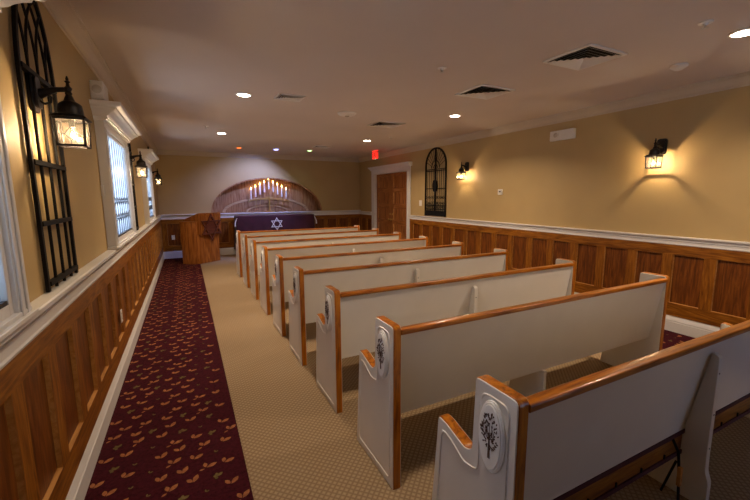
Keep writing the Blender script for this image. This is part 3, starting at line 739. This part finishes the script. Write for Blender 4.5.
# exit sign, hung edge-on to the camera
t = thing('exit_sign', 'red illuminated exit sign hanging from the ceiling before the double door', 'exit sign', (5.17, 8.95, ZC))
box(-.03, .03, -.17, .17, -.022, 0).build('mount', 'plastic', t, bevel=.003)
fc = box(-.006, .006, -.16, .16, -.235, -.022).build('face_panel', 'exitred', t)
def text(body, size, mname, parent, loc, rot, name='lettering', ext=.001):
    cu = bpy.data.curves.new(name, 'FONT'); cu.body = body; cu.size = size; cu.extrude = ext; cu.align_x = 'CENTER'; cu.align_y = 'CENTER'; cu.offset = size*.015
    o = bpy.data.objects.new(name, cu); C.objects.link(o); o.parent = parent; o.location = loc; o.rotation_euler = rot
    bpy.context.view_layer.update(); me = bpy.data.meshes.new_from_object(o.evaluated_get(bpy.context.evaluated_depsgraph_get())); me.materials.clear(); me.materials.append(M[mname])
    n = bpy.data.objects.new(name, me); C.objects.link(n); n.parent = parent; n.location = loc; n.rotation_euler = rot
    bpy.data.objects.remove(o); return n
text('EXIT', .19, 'exitdark', t, (-.0075, 0, -.128), (PI/2, 0, -PI/2))
MB().lathe([(.008, -.235), (.008, -.25), (.001, -.255)], n=10).build('test_lamp', 'greenled', t)

# ------------------------------------------------------------------ small wall fittings
def emergency(label, loc, rz, w):
    t = thing('emergency_light', label, 'emergency light', loc, rz, group='white emergency lights')
    mb = MB(); mb.prism(rounded([(-w/2, 0), (w/2, 0), (w/2, .145), (-w/2, .145)], .012, 3), 'x', 0, .055); mb.build('housing', 'plastic', t, bevel=.006)
    for y in (-w*.22,):
        l_ = MB().lathe([(.045, .055), (.048, .066), (.040, .07)], (0, y, .078), 20, ax='x').build('lamp_ring', 'plastic', t, smooth=True)
        MB().lathe([(.038, .068), (.03, .075), (.001, .078)], (0, y, .078), 20, ax='x').build('lens', 'lens', l_, smooth=True)
    return t
t = thing('emergency_light', 'white emergency light standing on the cornice of the window after the nearest grille', 'emergency light', (0, 4.05, 2.452), group='white emergency lights')
MB().prism(rounded([(-.11, 0), (.11, 0), (.11, .15), (-.11, .15)], .012, 3), 'x', 0, .095).build('housing', 'plastic', t, bevel=.008)
l_ = MB().lathe([(.045, -.11), (.047, -.122), (.038, -.126)], (.05, 0, .078), 20, ax='y').build('lamp_ring', 'plastic', t, smooth=True)
MB().lathe([(.037, -.124), (.03, -.130), (.001, -.133)], (.05, 0, .078), 20, ax='y').build('lens', 'lens', l_, smooth=True)
e2 = emergency('white emergency light box high on the tan wall between the two right hand lanterns', (W+.003, 3.89, 2.46), PI, .40)
def plate(name, label, cat, mk, kind='outlet'):
    t = thing(name, label, cat); mk(t); return t
def outlet(label, loc, rz):
    t = thing('wall_outlet', label, 'outlet', loc, rz, group='white wall outlets')
    MB().prism(rounded([(-.038, -.06), (.038, -.06), (.038, .06), (-.038, .06)], .008, 3), 'x', 0, .006).build('cover_plate', 'plastic', t, bevel=.001)
    mb = MB()
    for z in (-.024, .024):
        for y in (-.008, .008): mb.box(.006, .0068, y-.0015, y+.0015, z-.006, z+.006)
    mb.build('sockets', 'dark', t); return t
outlet('white outlet low on the oak panelling of the window wall', (.021, 4.12, .53), 0)
outlet('white outlet on the dark panelling left of the lectern', (.28, YB-.021, .57), -PI/2)
t = thing('light_switch', 'white light switch between the double door and the round topped grille', 'light switch', (W, 7.715, 1.46), PI)
MB().prism(rounded([(-.058, -.07), (.058, -.07), (.058, .07), (-.058, .07)], .008, 3), 'x', 0, .007).build('cover_plate', 'plastic', t, bevel=.001)
for y in (-.024, .024): box(.007, .011, y-.012, y+.012, -.03, .03).build('rocker', 'plastic', t)
t = thing('thermostat', 'small square white thermostat on the tan wall right of the farther lantern', 'thermostat', (W+.002, 5.11, 1.70), PI)
MB().prism(rounded([(-.05, -.05), (.05, -.05), (.05, .05), (-.05, .05)], .01, 3), 'x', 0, .022).build('body', 'plastic', t, bevel=.003)
box(.022, .0235, -.02, .02, -.005, .02).build('display', 'came', t)
t = thing('sash_lock', 'small white catch on the side of the window frame past the nearest grille', 'catch', (0, 3.955, 1.70))
box(.0, .022, -.012, .012, -.045, .045).build('catch_body', 'white', t, bevel=.002)

# ------------------------------------------------------------------ outside, light, camera
g = box(-40, -.6, -30, 40, -.45, -.4).build('ground', painted('pale_ground', (.55, .57, .6), .9, .1, .5, 0)); struct(g)
g = box(-.6, W+40, -30, YF-.2, -.45, -.4).build('ground', painted('pale_ground_rear', (.5, .52, .55), .9, .1, .5, 0)); struct(g)
wd = bpy.data.worlds.new('sky'); bpy.context.scene.world = wd; wd.use_nodes = True; nt = wd.node_tree; nt.nodes.clear()
tc = nt.nodes.new('ShaderNodeTexCoord'); sp = nt.nodes.new('ShaderNodeSeparateXYZ'); rp = nt.nodes.new('ShaderNodeValToRGB'); bg = nt.nodes.new('ShaderNodeBackground'); o = nt.nodes.new('ShaderNodeOutputWorld')
nt.links.new(tc.outputs['Generated'], sp.inputs[0]); nt.links.new(sp.outputs['Z'], rp.inputs[0]); nt.links.new(rp.outputs[0], bg.inputs[0]); nt.links.new(bg.outputs[0], o.inputs[0])
rp.color_ramp.elements[0].position = 0; rp.color_ramp.elements[0].color = (.60, .70, .84, 1); rp.color_ramp.elements[1].position = .6; rp.color_ramp.elements[1].color = (.30, .42, .62, 1)
bg.inputs[1].default_value = 2.2
L = bpy.data.lights.new('sun', 'SUN'); L.energy = 21; L.color = (1, .97, .93); L.angle = .02
s = bpy.data.objects.new('sun', L); C.objects.link(s); s.rotation_euler = (Vector((-.12, .1, -1))).to_track_quat('-Z', 'Y').to_euler()
def portal(loc, rot, sx, sy):
    L = bpy.data.lights.new('portal', 'AREA'); L.shape = 'RECTANGLE'; L.size = sx; L.size_y = sy; L.cycles.is_portal = True
    o = bpy.data.objects.new('portal', L); C.objects.link(o); o.location = loc; o.rotation_euler = rot
for a, b in WIN: portal((-.12, (a+b)/2, 1.7), (PI/2, 0, -PI/2), b-a-.2, .95)
portal(((RW[0]+RW[1])/2, YF-.12, (RW[2]+RW[3])/2), (PI/2, 0, 0), RW[1]-RW[0], RW[3]-RW[2])

cam = bpy.data.cameras.new('camera'); cam.sensor_width = 36; cam.lens = 372.21/750*36; cam.clip_start = .02
co = bpy.data.objects.new('camera', cam); C.objects.link(co)
yaw, pitch, roll = .4665, -.1444, -.0054
cy_, sy_, cp_, sp_ = math.cos(yaw), math.sin(yaw), math.cos(pitch), math.sin(pitch)
fw = Vector((sy_*cp_, cy_*cp_, sp_)); r_ = Vector((cy_, -sy_, 0)); u_ = r_.cross(fw)
cr, sr = math.cos(roll), math.sin(roll); r2 = cr*r_ + sr*u_; u2 = -sr*r_ + cr*u_
mw = Matrix((r2, u2, -fw)).transposed().to_4x4(); mw.translation = Vector((.6423, 0, 1.6427)); co.matrix_world = mw
sc = bpy.context.scene; sc.camera = co
vs_ = sc.view_settings; vs_.view_transform = 'Standard'; vs_.look = 'None'; vs_.gamma = 1; vs_.exposure = 0.15
try: vs_.use_curve_mapping = False
except Exception: pass
cy = sc.cycles; cy.use_denoising = True; cy.max_bounces = 8; cy.diffuse_bounces = 5; cy.transparent_max_bounces = 12
cy.sample_clamp_indirect = 6; cy.caustics_reflective = False; cy.caustics_refractive = False
